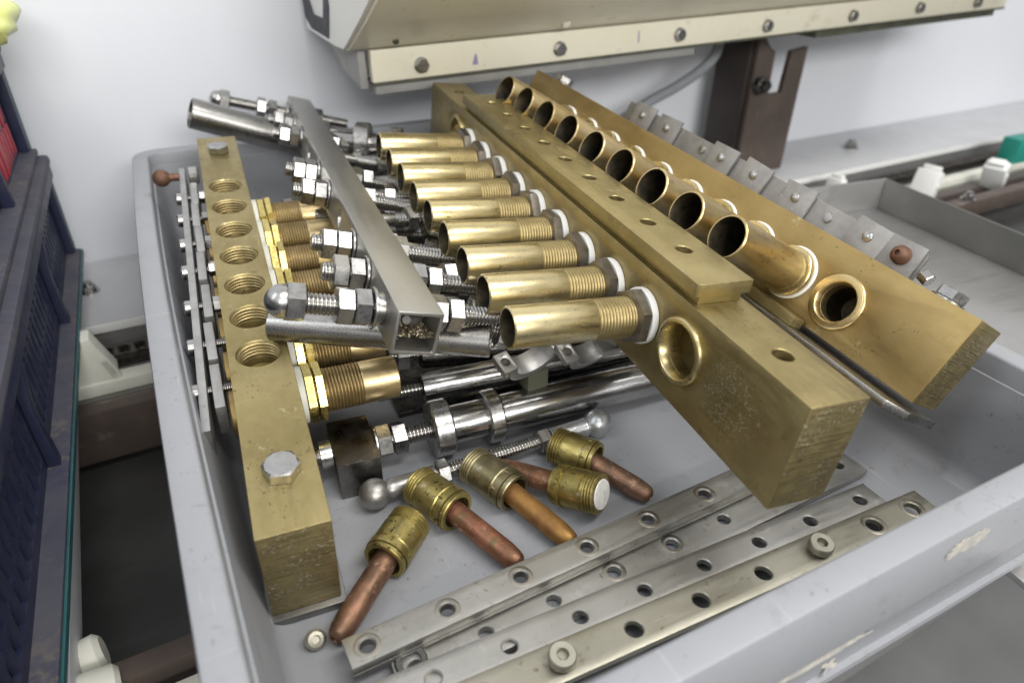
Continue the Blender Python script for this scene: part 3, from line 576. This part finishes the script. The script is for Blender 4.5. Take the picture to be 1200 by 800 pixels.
# ------------------------------------------------------------------ right brass bar
P3 = pose(((0.025, -0.8697, 0.4929), (0.9969, -0.0151, -0.0772), (0.0746, 0.4933, 0.8667)), (294.1, 145.2, 65.4))
b3 = thing('brass_manifold_bar', 'tilted brass bar with grey tabbed plates along its edge, on the right rim', 'manifold bar', P3, 'brass manifold bars in the tray')
L3, W3, H3, V3 = 446, 27.7, 48.3, 20.2
U3 = [63.1 + HP * k for k in range(10)]
cut = MB().lathe([(-22, 0), (-22, 8), (-8, 11.2), (3, 11.2), (3, 0)], 40, axis((U3[0], 0, V3), (0, 1, 0), mm=False))
me = carve(MB().box(0, L3, -W3, 0, 0, H3), cut, [M['brass_warm'], M['brass_sawn'], M['brass_bore']], 'bar_body', .7); slot_by(me, lambda c, n: n.x < -.9 and c.x < 1, 1)
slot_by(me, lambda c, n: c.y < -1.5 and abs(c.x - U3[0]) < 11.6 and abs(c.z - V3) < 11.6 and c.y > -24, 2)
part('bar_body', me, b3)
part('port_ring', port_ring('port_ring', 11.0, 15.6, 2.2, 'brass_tube_warm'), b3, axis((U3[0], 0, V3), (0, 1, 0)))
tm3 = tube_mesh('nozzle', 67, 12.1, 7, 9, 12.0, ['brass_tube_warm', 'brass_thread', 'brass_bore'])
w3 = ring_mesh('washer', 9, 15.6, .05, 2.2, 'nylon'); n5 = ring_mesh('collar_ring', 9, 14.6, 2.4, 6.4, 'brass_tube')
for k in range(1, 10): nozzle(b3, axis((U3[k], 0, V3), (0, 1, 0)), tm3, [('washer', w3, 0), ('collar_ring', n5, 0)])
hb = bolt_mesh('hex_bolt', 13.5, 5.5, 'zinc', 1.2)
part('hex_bolt', hb, b3, TR(24, -W3 / 2, H3)); part('hex_bolt', hb, b3, TR(418, -W3 / 2, H3))
part('base_plate', MB().prism([(-6, -24), (440, -24), (440, 19), (2, 19), (-6, 8)], -8, -3.4, None, bev=.6).mesh('base_plate', M['steel']), b3)
part('brass_ledge', MB().box(70, 440, 2, 13, -3.2, 2.5, .5).mesh('brass_ledge', M['brass_bar']), b3)
part('back_strip', MB().box(56, 345, -W3 - 9.5, -W3 - 6.5, 30, 64, .4).mesh('back_strip', M['alu_dusty']), b3)
tab = MB().box(-11.5, 11.5, -1.2, 1.2, -15, 9.5, .4)
tabm = tab.mesh('clamp_tab', M['alu_dusty'])
for i, (u, rz) in enumerate(((68, 0), (90, .1), (147, .09), (186, .1), (219.5, .09), (285, .1), (318, .1))):
    o = part('clamp_tab', tabm, b3, TR(u, -W3 - 3.5 + (0 if i else -1.2), 57.5) @ Matrix.Rotation(rz, 4, 'Z') @ Matrix.Rotation(random.uniform(-.06, .06), 4, 'Y'))
    if i: part('tab_screw', MB().lathe([(0, 0), (0, 3.1), (1.2, 2.9), (2, 1.8), (2.2, 0)], 16).mesh('tab_screw', M['zinc'], 40), o, axis((0, 1.2, .6), (0, 1, 0)))
for u in (121.5, 243.5): part('tab_screw', MB().lathe([(0, 0), (0, 3.3), (1.2, 3), (1.8, 0)], 16).mesh('tab_screw', M['zinc'], 40), b3, axis((u, -W3 - 6.5, 57), (0, 1, 0)))
part('rusty_screw', MB().lathe([(0, 0), (0, 5.4), (3, 5.2), (5.5, 3.8), (6.6, 2.2), (6.6, 1.6), (4.6, 1.4), (4.6, 0)], 24).mesh('rusty_screw', M['rust'], 40), b3, axis((67, -W3 - 3.4, 58), (0, 1, 0)))
part('nut', MB().hexnut(7, 0, 6).mesh('nut', M['zinc'], 25), b3, axis((52, -W3 - 5, 55), (-1, 0, -.3)))

# ------------------------------------------------------------------ square tube with threaded rods
PS = pose(((0.1016, -0.9583, 0.2671), (0.9947, 0.1024, -0.0111), (-0.0167, 0.2668, 0.9636)), (97.9, 252.5, 107.7))
sq = thing('square_tube_rail', 'square steel tube with a row of nutted threaded rods, open end forward', 'rail', PS)
S_, LS = 22, 480
RU = [24, 63, 103, 150, 197, 246, 300, 352, 404, 450]; EMPTY = (3, 6)
cut = MB().box(-5, LS + 5, 2, S_ - 2, -S_ + 2, -2)
for i in EMPTY: cut.lathe([(19, 0), (19, 5.6), (25, 5.6), (25, 0)], 24, axis((RU[i], 0, -11), (0, 1, 0), mm=False))
part('square_tube', carve(MB().box(0, LS, 0, S_, -S_, 0), cut, M['tube_grey'], 'square_tube', .7), sq)
wsm = ring_mesh('washer', 5, 10.2, 0, 1.6, 'zinc'); ntm = nut_mesh('hex_nut', 16, 0, 7.8, 'zinc')
def rod(parent, u, v0, v1, nuts, washers, dome=None, r=5):
    rdm = MB().lathe([(0, 0), (0, r - .8)] + thread(.5, v1 - v0 - .5, r, 1.9, .8) + [(v1 - v0, r - .8), (v1 - v0, 0)], 24).mesh('threaded_rod', M['steel'], 25)
    o = part('threaded_rod', rdm, parent, axis((u, v0, -11), (0, 1, 0)))
    for nv in nuts: part('hex_nut', ntm, o, TR(0, 0, nv - v0) @ Matrix.Rotation(random.random() * 3, 4, 'Z'))
    for nv in washers: part('washer', wsm, o, TR(0, 0, nv - v0))
    if dome is not None:
        dm = MB().hexnut(16, 0, 8.5).lathe([(8.3, 7.6)] + [(9.5 + 7.8 * math.sin(a), 7.8 * math.cos(a)) for a in [k * PI / 16 for k in range(9)]], 28).mesh('dome_nut', M['zinc'], 28)
        part('dome_nut', dm, o, TR(0, 0, dome - v0) @ Matrix.Rotation(.6, 4, 'Z'))
for i, u in enumerate(RU):
    if i in EMPTY: continue
    if i == 0:
        rod(sq, u, -40, 62, [28.2, 36.4, -9, -17.5], [26], 58)
        part('spacer', MB().lathe([(22.2, 5.2), (22.2, 8), (25.8, 8), (25.8, 5.2)], 24).mesh('spacer', M['steel'], 40), sq, axis((u, 0, -11), (0, 1, 0)))
    elif i == 9: rod(sq, u, -34, 80, [34, 44, -9], [24], 76)
    else: rod(sq, u, -36 - (i % 3) * 6, 45, [24, 32.2, -9] + ([-17.5] if i % 2 else []), [22.2])
ch_ = MB(); random.seed(11)
for i in range(1500):
    x = random.uniform(0.3, 42); y = random.uniform(2.6, 19.4); top = max(.3, (9.5 - .12 * x) * (1 - ((y - 10) / 19) ** 2) + nz.noise(Vector((x * .3, y * .3, 0))) * 2.2); h = top * random.uniform(.75, 1)
    T_ = Matrix.Translation((x, y, -20 + h)) @ Matrix.Rotation(random.random() * 6, 4, Vector((random.random(), random.random(), random.random() + .1)))
    k_ = random.uniform(.35, 1)
    ch_.box(-.7 * k_, .7 * k_, -.3, .3, -.15, .15, 0, 0, T_)
bed = []
part('brass_swarf', ch_.mesh('brass_swarf', M['gold_chip'], 10), sq, kind='stuff')
part('rag_lump', MB().lathe([(0, 0), (0, 2), (4, 4), (10, 5), (18, 3.4), (20, 0)], 18).mesh('rag_lump', M['ball'], 60), sq, axis((10, 14, -9), (.9, -.6, -.35)))

# ------------------------------------------------------------------ shafts and pipes in the pile
def shaft(name, label, p0, p1, r, m='steel_pol', parts_=(), cat='shaft', group='steel shafts in the pile', hollow=False, cut_=0):
    p0, p1 = Vector(p0), Vector(p1); L_ = (p1 - p0).length
    t_ = thing(name, label, cat, axis(p0, p1 - p0), group)
    if hollow:
        mb = MB().lathe([(0, r - 1.6), (0, r - .3), (.3, r), (L_ - .3, r), (L_, r - .3), (L_, r - 1.6)], 36, closed=True)
    else: mb = cyl(r, 0, L_, 40, .8)
    part('shaft_body' if not hollow else 'pipe_body', mb.mesh('shaft_body', M[m], 38), t_)
    for f in parts_: f(t_)
    return t_
def collar(h, r0, r1, w, m='zinc', screw=2.4):
    def f(t_):
        o = part('collar', MB().lathe([(h, r0 - .2), (h, r1 - 1), (h + 1, r1), (h + w - 1, r1), (h + w, r1 - 1), (h + w, r0 - .2)], 44, closed=True).mesh('collar', M[m], 38), t_)
        a = screw; d = Vector((math.cos(a), math.sin(a), 0))
        part('set_screw', MB().lathe([(0, 3.4), (.5, 3.4), (.8, 2.9), (.8, 1.9), (-2, 1.6), (-2, 0)], 18).mesh('set_screw', M['steel'], 35), o, axis((d.x * (r1 - .3), d.y * (r1 - .3), h + w / 2), d))
    return f
def stub(h0, h1, r, nuts=()):
    def f(t_):
        o = part('threaded_end', MB().lathe([(h0, 0), (h0, r - .8)] + thread(h0 + .3, h1 - .3, r, 2.0, .85) + [(h1, r - .8), (h1, 0)], 24).mesh('threaded_end', M['steel'], 25), t_)
        for q in nuts: part('hex_nut', ntm, o, TR(0, 0, q) @ Matrix.Rotation(random.random(), 4, 'Z'))
    return f
# polished shaft with two collars, threaded through a steel block
D_ = Vector((1, -.09, 0)).normalized()
A0 = Vector((98, 284.5, 16.6))
sh1 = shaft('steel_shaft', 'thick polished shaft with two collars and a threaded end through a steel block', A0, A0 + D_ * 215, 11.3, 'steel_pol',
      (collar(.4, 11.2, 16.2, 11, screw=-1.1), collar(32, 11.2, 15.6, 9, screw=-1.0), stub(-66, 0, 5, (-30, -21.5))))
bx = thing('steel_block', 'small polished steel block on the tray floor between left bar and collared shaft', 'block', axis(A0 - D_ * 42.5, D_))
part('block_body', carve(MB().box(-19, 19, -16.6, 6, -11, 11), MB().lathe([(-20, 0), (-20, 5.3), (20, 5.3), (20, 0)], 24, Matrix.Translation((-2, -3, 0)) if 0 else None), M['nickel'], 'block_body', 1.6), bx)
part('washer', wsm, bx, TR(0, 0, 11.1)); part('end_bush', ring_mesh('end_bush', 5.2, 7.5, -18, -11.2, 'zinc'), bx)
shaft('steel_shaft', 'plain turned shaft lying behind the collared shaft with a threaded end', (104, 312, 26), (262, 288, 30), 8.5, 'steel_pol', (stub(-26, 0, 3.4),))
shaft('steel_pipe', 'dull grey pipe with a cut end lying on the left bar under the tube', (30.5, 328, 79), (128, 268, 76), 8.2, 'steel', (), 'pipe', None, True)
shaft('steel_pipe', 'dull grey pipe sticking out over the far end of the left bar', (30, 663, 113), (156, 664, 62), 13, 'steel', (), 'pipe', None, True)
random.seed(5)
spec = [((112, 335, 34), (245, 305, 26), 9, 'steel_dark', 'dark oily shaft below the first brass nozzle'), ((96, 362, 58), (150, 358, 54), 6, 'steel', 'short bright stud beside the second nozzle mouth'),
        ((92, 385, 50), (230, 372, 44), 8, 'steel_dark', 'dark shaft below the third and fourth nozzles'), ((90, 425, 60), (225, 415, 52), 7, 'steel_pol', 'bright shaft lying between square tube and middle nozzles'),
        ((84, 465, 52), (225, 455, 50), 9, 'steel_dark', 'thick dark shaft under the middle nozzles'), ((92, 500, 66), (225, 492, 60), 7, 'steel_pol', 'bright shaft under the rear nozzles'),
        ((90, 538, 60), (220, 535, 56), 9, 'steel_dark', 'dark shaft under the rearmost nozzles')]
for i, (a_, b_, r_, m_, lb) in enumerate(spec):
    shaft('steel_shaft', lb, a_, b_, r_, m_, (collar(18, r_ - .1, r_ + 3.2, 7, 'zinc', random.random() * 6),) if i % 2 else (stub(-18, 0, 3.4, (-14,)),))
shaft('steel_shaft', 'thick polished shaft with two bright collars at the back of the pile', (128, 612, 92), (236, 560, 84), 8, 'steel_pol', (collar(30, 7.9, 17, 13, 'zinc', 1), collar(60, 7.9, 15, 11, 'zinc', 2)))
shaft('steel_shaft', 'slim bright shaft behind the square tube near the far rim', (118, 590, 78), (238, 548, 80), 5.5, 'steel_pol', (collar(30, 5.4, 9, 8, 'zinc', 1),))

solo('shade_sheet', MB().box(0, 170, 0, 190, 0, 4, .6).mesh('shade_sheet', M['steel_dark']), 'added dark sheet standing for the shade on the tray floor beneath the shafts', 'plate', TR(92, 322, .3) @ Matrix.Rotation(-.06, 4, 'Z'))  # added dark sheet, stands for the shade under the heaped shafts
solo('shade_sheet', MB().box(0, 150, 0, 120, 0, 4, .6).mesh('shade_sheet', M['steel_dark']), 'added dark sheet standing for the shade towards the back of the pile', 'plate', TR(86, 520, .3) @ Matrix.Rotation(.04, 4, 'Z'))  # second added sheet, darkens the floor as shade under the rear pile
bh = MB().hexnut(15, 0, 7).mesh('bolt_head', M['zinc'], 25); bs_ = MB().lathe([(0, 0), (0, 4.4), (14, 4.4)] + thread(14.5, 48, 4.9, 1.9, .8) + [(48, 0)], 22).mesh('bolt_shank', M['steel'], 25)
random.seed(21)
for i, (u, v, w) in enumerate([(46, -6, -20), (84, -4, -22), (128, -10, -17), (150, -5, -26), (176, -7, -18), (222, -4, -16), (244, -12, -24), (272, -6, -18), (318, -5, -14), (336, -14, -22), (378, -6, -16), (420, -8, -14), (60, -22, -30), (108, -26, -32), (142, -20, -34), (190, -24, -30), (232, -28, -28), (262, -22, -34), (300, -24, -26), (352, -26, -28), (398, -22, -26)]):
    q_ = PS @ Vector((u * MM, v * MM, w * MM)); d_ = (PS.to_3x3() @ Vector((random.uniform(-.25, .25), -1, random.uniform(-.12, .22))))
    t = thing('hex_bolt', 'loose hex bolt with one nut heaped between the square tube and the brass nozzles', 'bolt', axis(q_ / MM, d_, random.random()), 'loose bolts beside the square tube')
    part('bolt_shank', bs_, t); part('bolt_head', bh, t, TR(0, 0, -7)); part('hex_nut', ntm, t, TR(0, 0, random.uniform(16, 34)) @ Matrix.Rotation(random.random(), 4, 'Z'))
# twin-eyed shaft clamps under the front nozzle
def clamp(label, p, rz, rx):
    t_ = thing('shaft_clamp', label, 'clamp', TR(*p) @ Matrix.Rotation(rz, 4, 'Z') @ Matrix.Rotation(rx, 4, 'X'), 'aluminium shaft clamps in the pile')
    prof = [(-22, 6)] + [(13 * math.cos(a) * -1, 6 - 12 * math.sin(a)) for a in [k * PI / 10 for k in range(11)]] + [(22, 6)] + [(22, 2)] + [(17.0 * math.cos(a), 2 - 13 * math.sin(a)) for a in [k * PI / 10 for k in range(11)]] + [(-22, 2)]
    cutm = MB()
    for x in (-17.5, 17.5): cutm.lathe([(-9, 0), (-9, 2.6), (20, 2.6), (20, 0)], 20, Matrix.Translation((x, 0, 0)))
    part('clamp_body', carve(MB().prism(prof, -6, 6, axis((0, 0, 0), (0, -1, 0), mm=False)), cutm, M['alu'], 'clamp_body', .5), t_)
    return t_
clamp('aluminium shaft clamp with a drilled ear just below the front nozzle mouth', (152, 271, 58), .20, .45)
clamp('aluminium shaft clamp with a drilled ear halfway along below the front nozzle', (188, 266, 57), .12, .5)
solo('flat_plate', MB().prism([(0, 0), (46, -4), (50, 26), (4, 30)], 0, 3, None, bev=.4).mesh('flat_plate', M['alu']), 'pale flat metal plate wedged between the front nozzle and middle bar', 'plate', TR(193, 258, 54) @ Matrix.Rotation(-.12, 4, 'Y'))
solo('felt_pad', MB().box(-7, 7, -6, 6, -7, 7, 2).mesh('felt_pad', M['lip_green']), 'small dark grey pad beside the collared shaft under the front nozzle', 'pad', TR(164, 285, 33))

# ------------------------------------------------------------------ ball ended rod
p0 = Vector((57.4, 258.9, 8.2)); p1 = Vector((192.4, 256.9, 8.2)); LB = (p1 - p0).length
br = thing('ball_joint_rod', 'threaded rod with a grey ball at each end lying on the tray floor', 'rod', axis(p0, p1 - p0))
def ball(r): return [(r * math.sin(a), r * math.cos(a)) for a in [(-PI / 2 + k * PI / 16) for k in range(17)]]
part('ball_stem', MB().lathe([(h, max(q, 0 if i == 0 else q)) for i, (h, q) in enumerate(ball(8.2)[:14])] + [(8.6, 5.4), (9.4, 5.2), (33, 5.2), (33, 0)], 32).mesh('ball_stem', M['ball'], 45), br)
part('ball_stem', MB().lathe([(h, q) for h, q in ball(8.6)[:14]] + [(9, 5.8), (10, 5.5), (32, 5.5), (32, 0)], 32).mesh('ball_stem', M['ball_pale'], 45), br, TR(0, 0, LB) @ Matrix.Rotation(PI, 4, 'X'))
part('threaded_rod', MB().lathe([(30, 0), (30, 3)] + thread(31, LB - 30, 4.1, 1.8, .75) + [(LB - 30, 0)], 20).mesh('threaded_rod', M['steel'], 25), br)
part('hex_nut', MB().hexnut(12.5, 34, 40.5).mesh('hex_nut', M['zinc'], 25), br); part('hex_nut', MB().hexnut(12.5, LB - 40, LB - 33).mesh('hex_nut', M['steel'], 25), br, Matrix.Rotation(.4, 4, 'Z'))

# ------------------------------------------------------------------ copper tipped fittings
def fitting(label, back, front, tip, cap_m, cop_m, bz=10.8, roll=0):
    """cap from back to front along its axis, copper pin leaving at the front, tip resting on the floor"""
    a_, b_ = Vector((*back, bz)), Vector((*front, 10.8)); d = (b_ - a_); L_ = d.length; t_ = Vector((*tip, 6.0))
    o = thing('copper_fitting', label, 'fitting', axis(a_, d, roll), 'copper tipped fittings loose on the tray floor')
    hh = [(0, 0), (0, 7.2), (.4, 7.4), (.4, 9.2)] + thread(.5, 7, 10.4, 1.5, .9) + [(7.4, 9.6), (8.2, 9.6), (8.6, 10.6), (L_ * .72, 10.6), (L_ * .74, 10.1), (L_ * .78, 10.1), (L_ * .78, 10.9), (L_ * .9, 10.9), (L_ * .9, 8), (L_ * .7, 7.2), (L_ * .7, 0)]
    part('cap', MB().lathe(hh, 44).mesh('cap', M[cap_m], 35), o)
    ln = MB().hexnut(21.4, L_ * .83, L_ * .98).mesh('hex_ring', M[cap_m], 25)
    part('hex_ring', ring_mesh('hex_ring', 8.2, 10.4, L_ * .905, L_, cap_m), o)
    part('clip', MB().lathe([(L_ * .76, 9.9), (L_ * .76, 11.2), (L_ * .84, 11.2), (L_ * .84, 9.9)], 6, closed=True).mesh('clip', M[cap_m], 25), o)
    part('white_insert', MB().lathe([(-.3, 0), (-.3, 7.6), (.2, 7.9)], 30).mesh('white_insert', M['ptfe_worn'], 40), o)
    inv = axis(a_, d, roll).inverted(); s0 = inv @ ((a_ + d * .62) * MM); s1 = inv @ (t_ * MM); s0 /= MM; s1 /= MM
    Lc = (s1 - s0).length; r = 5.7
    part('copper_pin', MB().lathe([(0, 0), (0, r)] + [(Lc * q, r) for q in (.3, .6)] + [(Lc - 9, r - .1), (Lc - 4, r - .7), (Lc - 1.6, r - 1.5), (Lc - .4, r - 2.6), (Lc, r - 3.6), (Lc - 2, 1.2), (Lc - 2, 0)], 32).mesh('copper_pin', M[cop_m], 35), o, axis(s0, s1 - s0))
    return o
fitting('copper tipped fitting leaning against the near end of the left brass bar', (67.5, 231), (47.5, 213), (17.6, 187), 'brass_green', 'copper', roll=.3)
fitting('copper tipped fitting with a reddish pin, second from the left below the ball', (78.5, 253.5), (89.5, 226), (104.6, 187), 'brass_green', 'copper_red', roll=1)
fitting('copper tipped fitting with a dull cap and orange brown pin', (110.5, 255), (121, 225), (133.3, 186.5), 'brass_dull', 'copper_orange', roll=.5)
fitting('copper tipped fitting turned round to show its white inset end', (156.5, 199), (144, 221), (124, 252), 'brass_green', 'copper', 17.5, 2)
fitting('copper tipped fitting farthest right beside the pale ball end', (158, 249.5), (172, 227), (186, 195.5), 'brass_green', 'copper', roll=1.4)

# ------------------------------------------------------------------ drilled flat bars
def flat_bar(label, x0, x1, y_at, w, zt, th, holes, r, m, slope=0, stains=(), tilt=0, lflange=0, taper=0):
    """bar along the tray's width: local x along the bar, y across, z up"""
    an = math.atan(slope); Mx = TR(x0, y_at, zt) @ Matrix.Rotation(an, 4, 'Z') @ Matrix.Rotation(tilt, 4, 'Y')
    o = thing('drilled_flat_bar', label, 'flat bar', Mx, 'drilled flat steel bars at the front of the tray')
    L_ = x1 - x0; mb = MB().box(0, L_, -w / 2, w / 2, -th, 0)
    cut_ = MB()
    for h in holes: cut_.lathe([(-th - 2, 0), (-th - 2, r), (-.5, r), (.05, r + .6), (2, r + .6), (2, 0)], 28, Matrix.Translation((h - x0, 0, 0)))
    part('bar_body', carve(mb, cut_, M[m], 'bar_body', .4), o)
    sm_ = MB().lathe([(0, r + .7), (.06, r + .75), (.06, r + 2.3), (0, r + 2.4)], 28).mesh('stain_ring', M['stain'], 40)
    for h in stains: part('stain_ring', sm_, o, TR(h - x0, 0, .01))
    if lflange: part('flange', MB().box(0, L_, -w / 2 - .1, -w / 2 + 2.6, -th - lflange, -th - .05, .4).mesh('flange', M[m]), o)
    return o
h1 = [28, 63, 98.5, 134, 170, 206]
flat_bar('narrow drilled steel angle, rearmost and topmost of the flat bars', 19.5, 240, 173.0, 14.4, 14, 4.5, h1, 3.2, 'steel_plate', .033, h1, 0, 2.5)
h2 = [43.6, 75.4, 109, 142, 176.5, 210, 243, 272, 295]
flat_bar('stained drilled steel bar lying half under the rear angle', 36, 306, 161.4, 22, 5.5, 4, h2, 3.2, 'steel_plate', .033, h2[3:5])
h3 = [14, 47.6, 80.6, 114, 147, 180, 213, 246, 280.5]
flat_bar('long clean drilled steel bar between the stained bar and the yellowed one', -6, 292, 154, 16.5, 8.2, 3.2, h3, 3.3, 'steel_plate', -.0345, (), 0)
h4 = [62, 96, 129.5, 164, 199, 235, 269, 296]
flat_bar('yellowed drilled steel bar nearest the front wall with two screws in it', 40, 308, 136.5, 17, 11.5, 3.4, [h for h in h4 if h not in (96, 235)], 3.9, 'steel_plate_warm', -.039, (296, 269))
def capscrew(label, p):
    t_ = thing('cap_screw', label, 'screw', TR(*p) @ Matrix.Rotation(.12, 4, 'X'), 'socket screws standing in the yellowed bar')
    part('screw_head', MB().lathe([(-2, 0), (-2, 3.4), (1.6, 3.6), (2, 5.7), (5.2, 5.7), (5.8, 5.2), (5.8, 2.5)], 28).lathe([(5.8, 2.5), (3.4, 2.4), (3.4, 0)], 6).mesh('screw_head', M['steel_plate_warm'], 35), t_)
capscrew('socket screw standing in the yellowed bar, nearer to the camera', (94.5, 133.6, 12.2)); capscrew('socket screw standing in the yellowed bar, farther right', (231, 128.2, 12.2))
t = thing('sleeve_nut', 'dark sleeve nut with torn white thread tape between the stained and clean bars', 'nut', TR(42.5, 164.5, 3.2) @ Matrix.Rotation(.25, 4, 'X'))
part('sleeve', MB().lathe([(0, 4), (0, 6.8), (3.6, 6.8), (4.4, 6.2), (4.4, 4.2), (2, 4)], 28, closed=True).mesh('sleeve', M['steel_dark'], 40), t)
part('thread_tape', MB().lathe([(.4, 6.9), (.6, 7.6), (2.2, 7.9), (3.0, 7)], 9).mesh('thread_tape', M['paper'], 50), t)
t = thing('button_screw', 'small round headed screw lying under the near end of the left bar', 'screw', axis((10.5, 193.5, 2.6), (.1, -.62, .78)))
part('screw_head', MB().lathe([(-1.6, 0), (-1.6, 2), (-.2, 2), (0, 4.4), (1.4, 4.4), (2.6, 3.2), (2.8, 1.8), (1.4, 1.6), (1.4, 0)], 24).mesh('screw_head', M['steel_plate_warm'], 35), t)
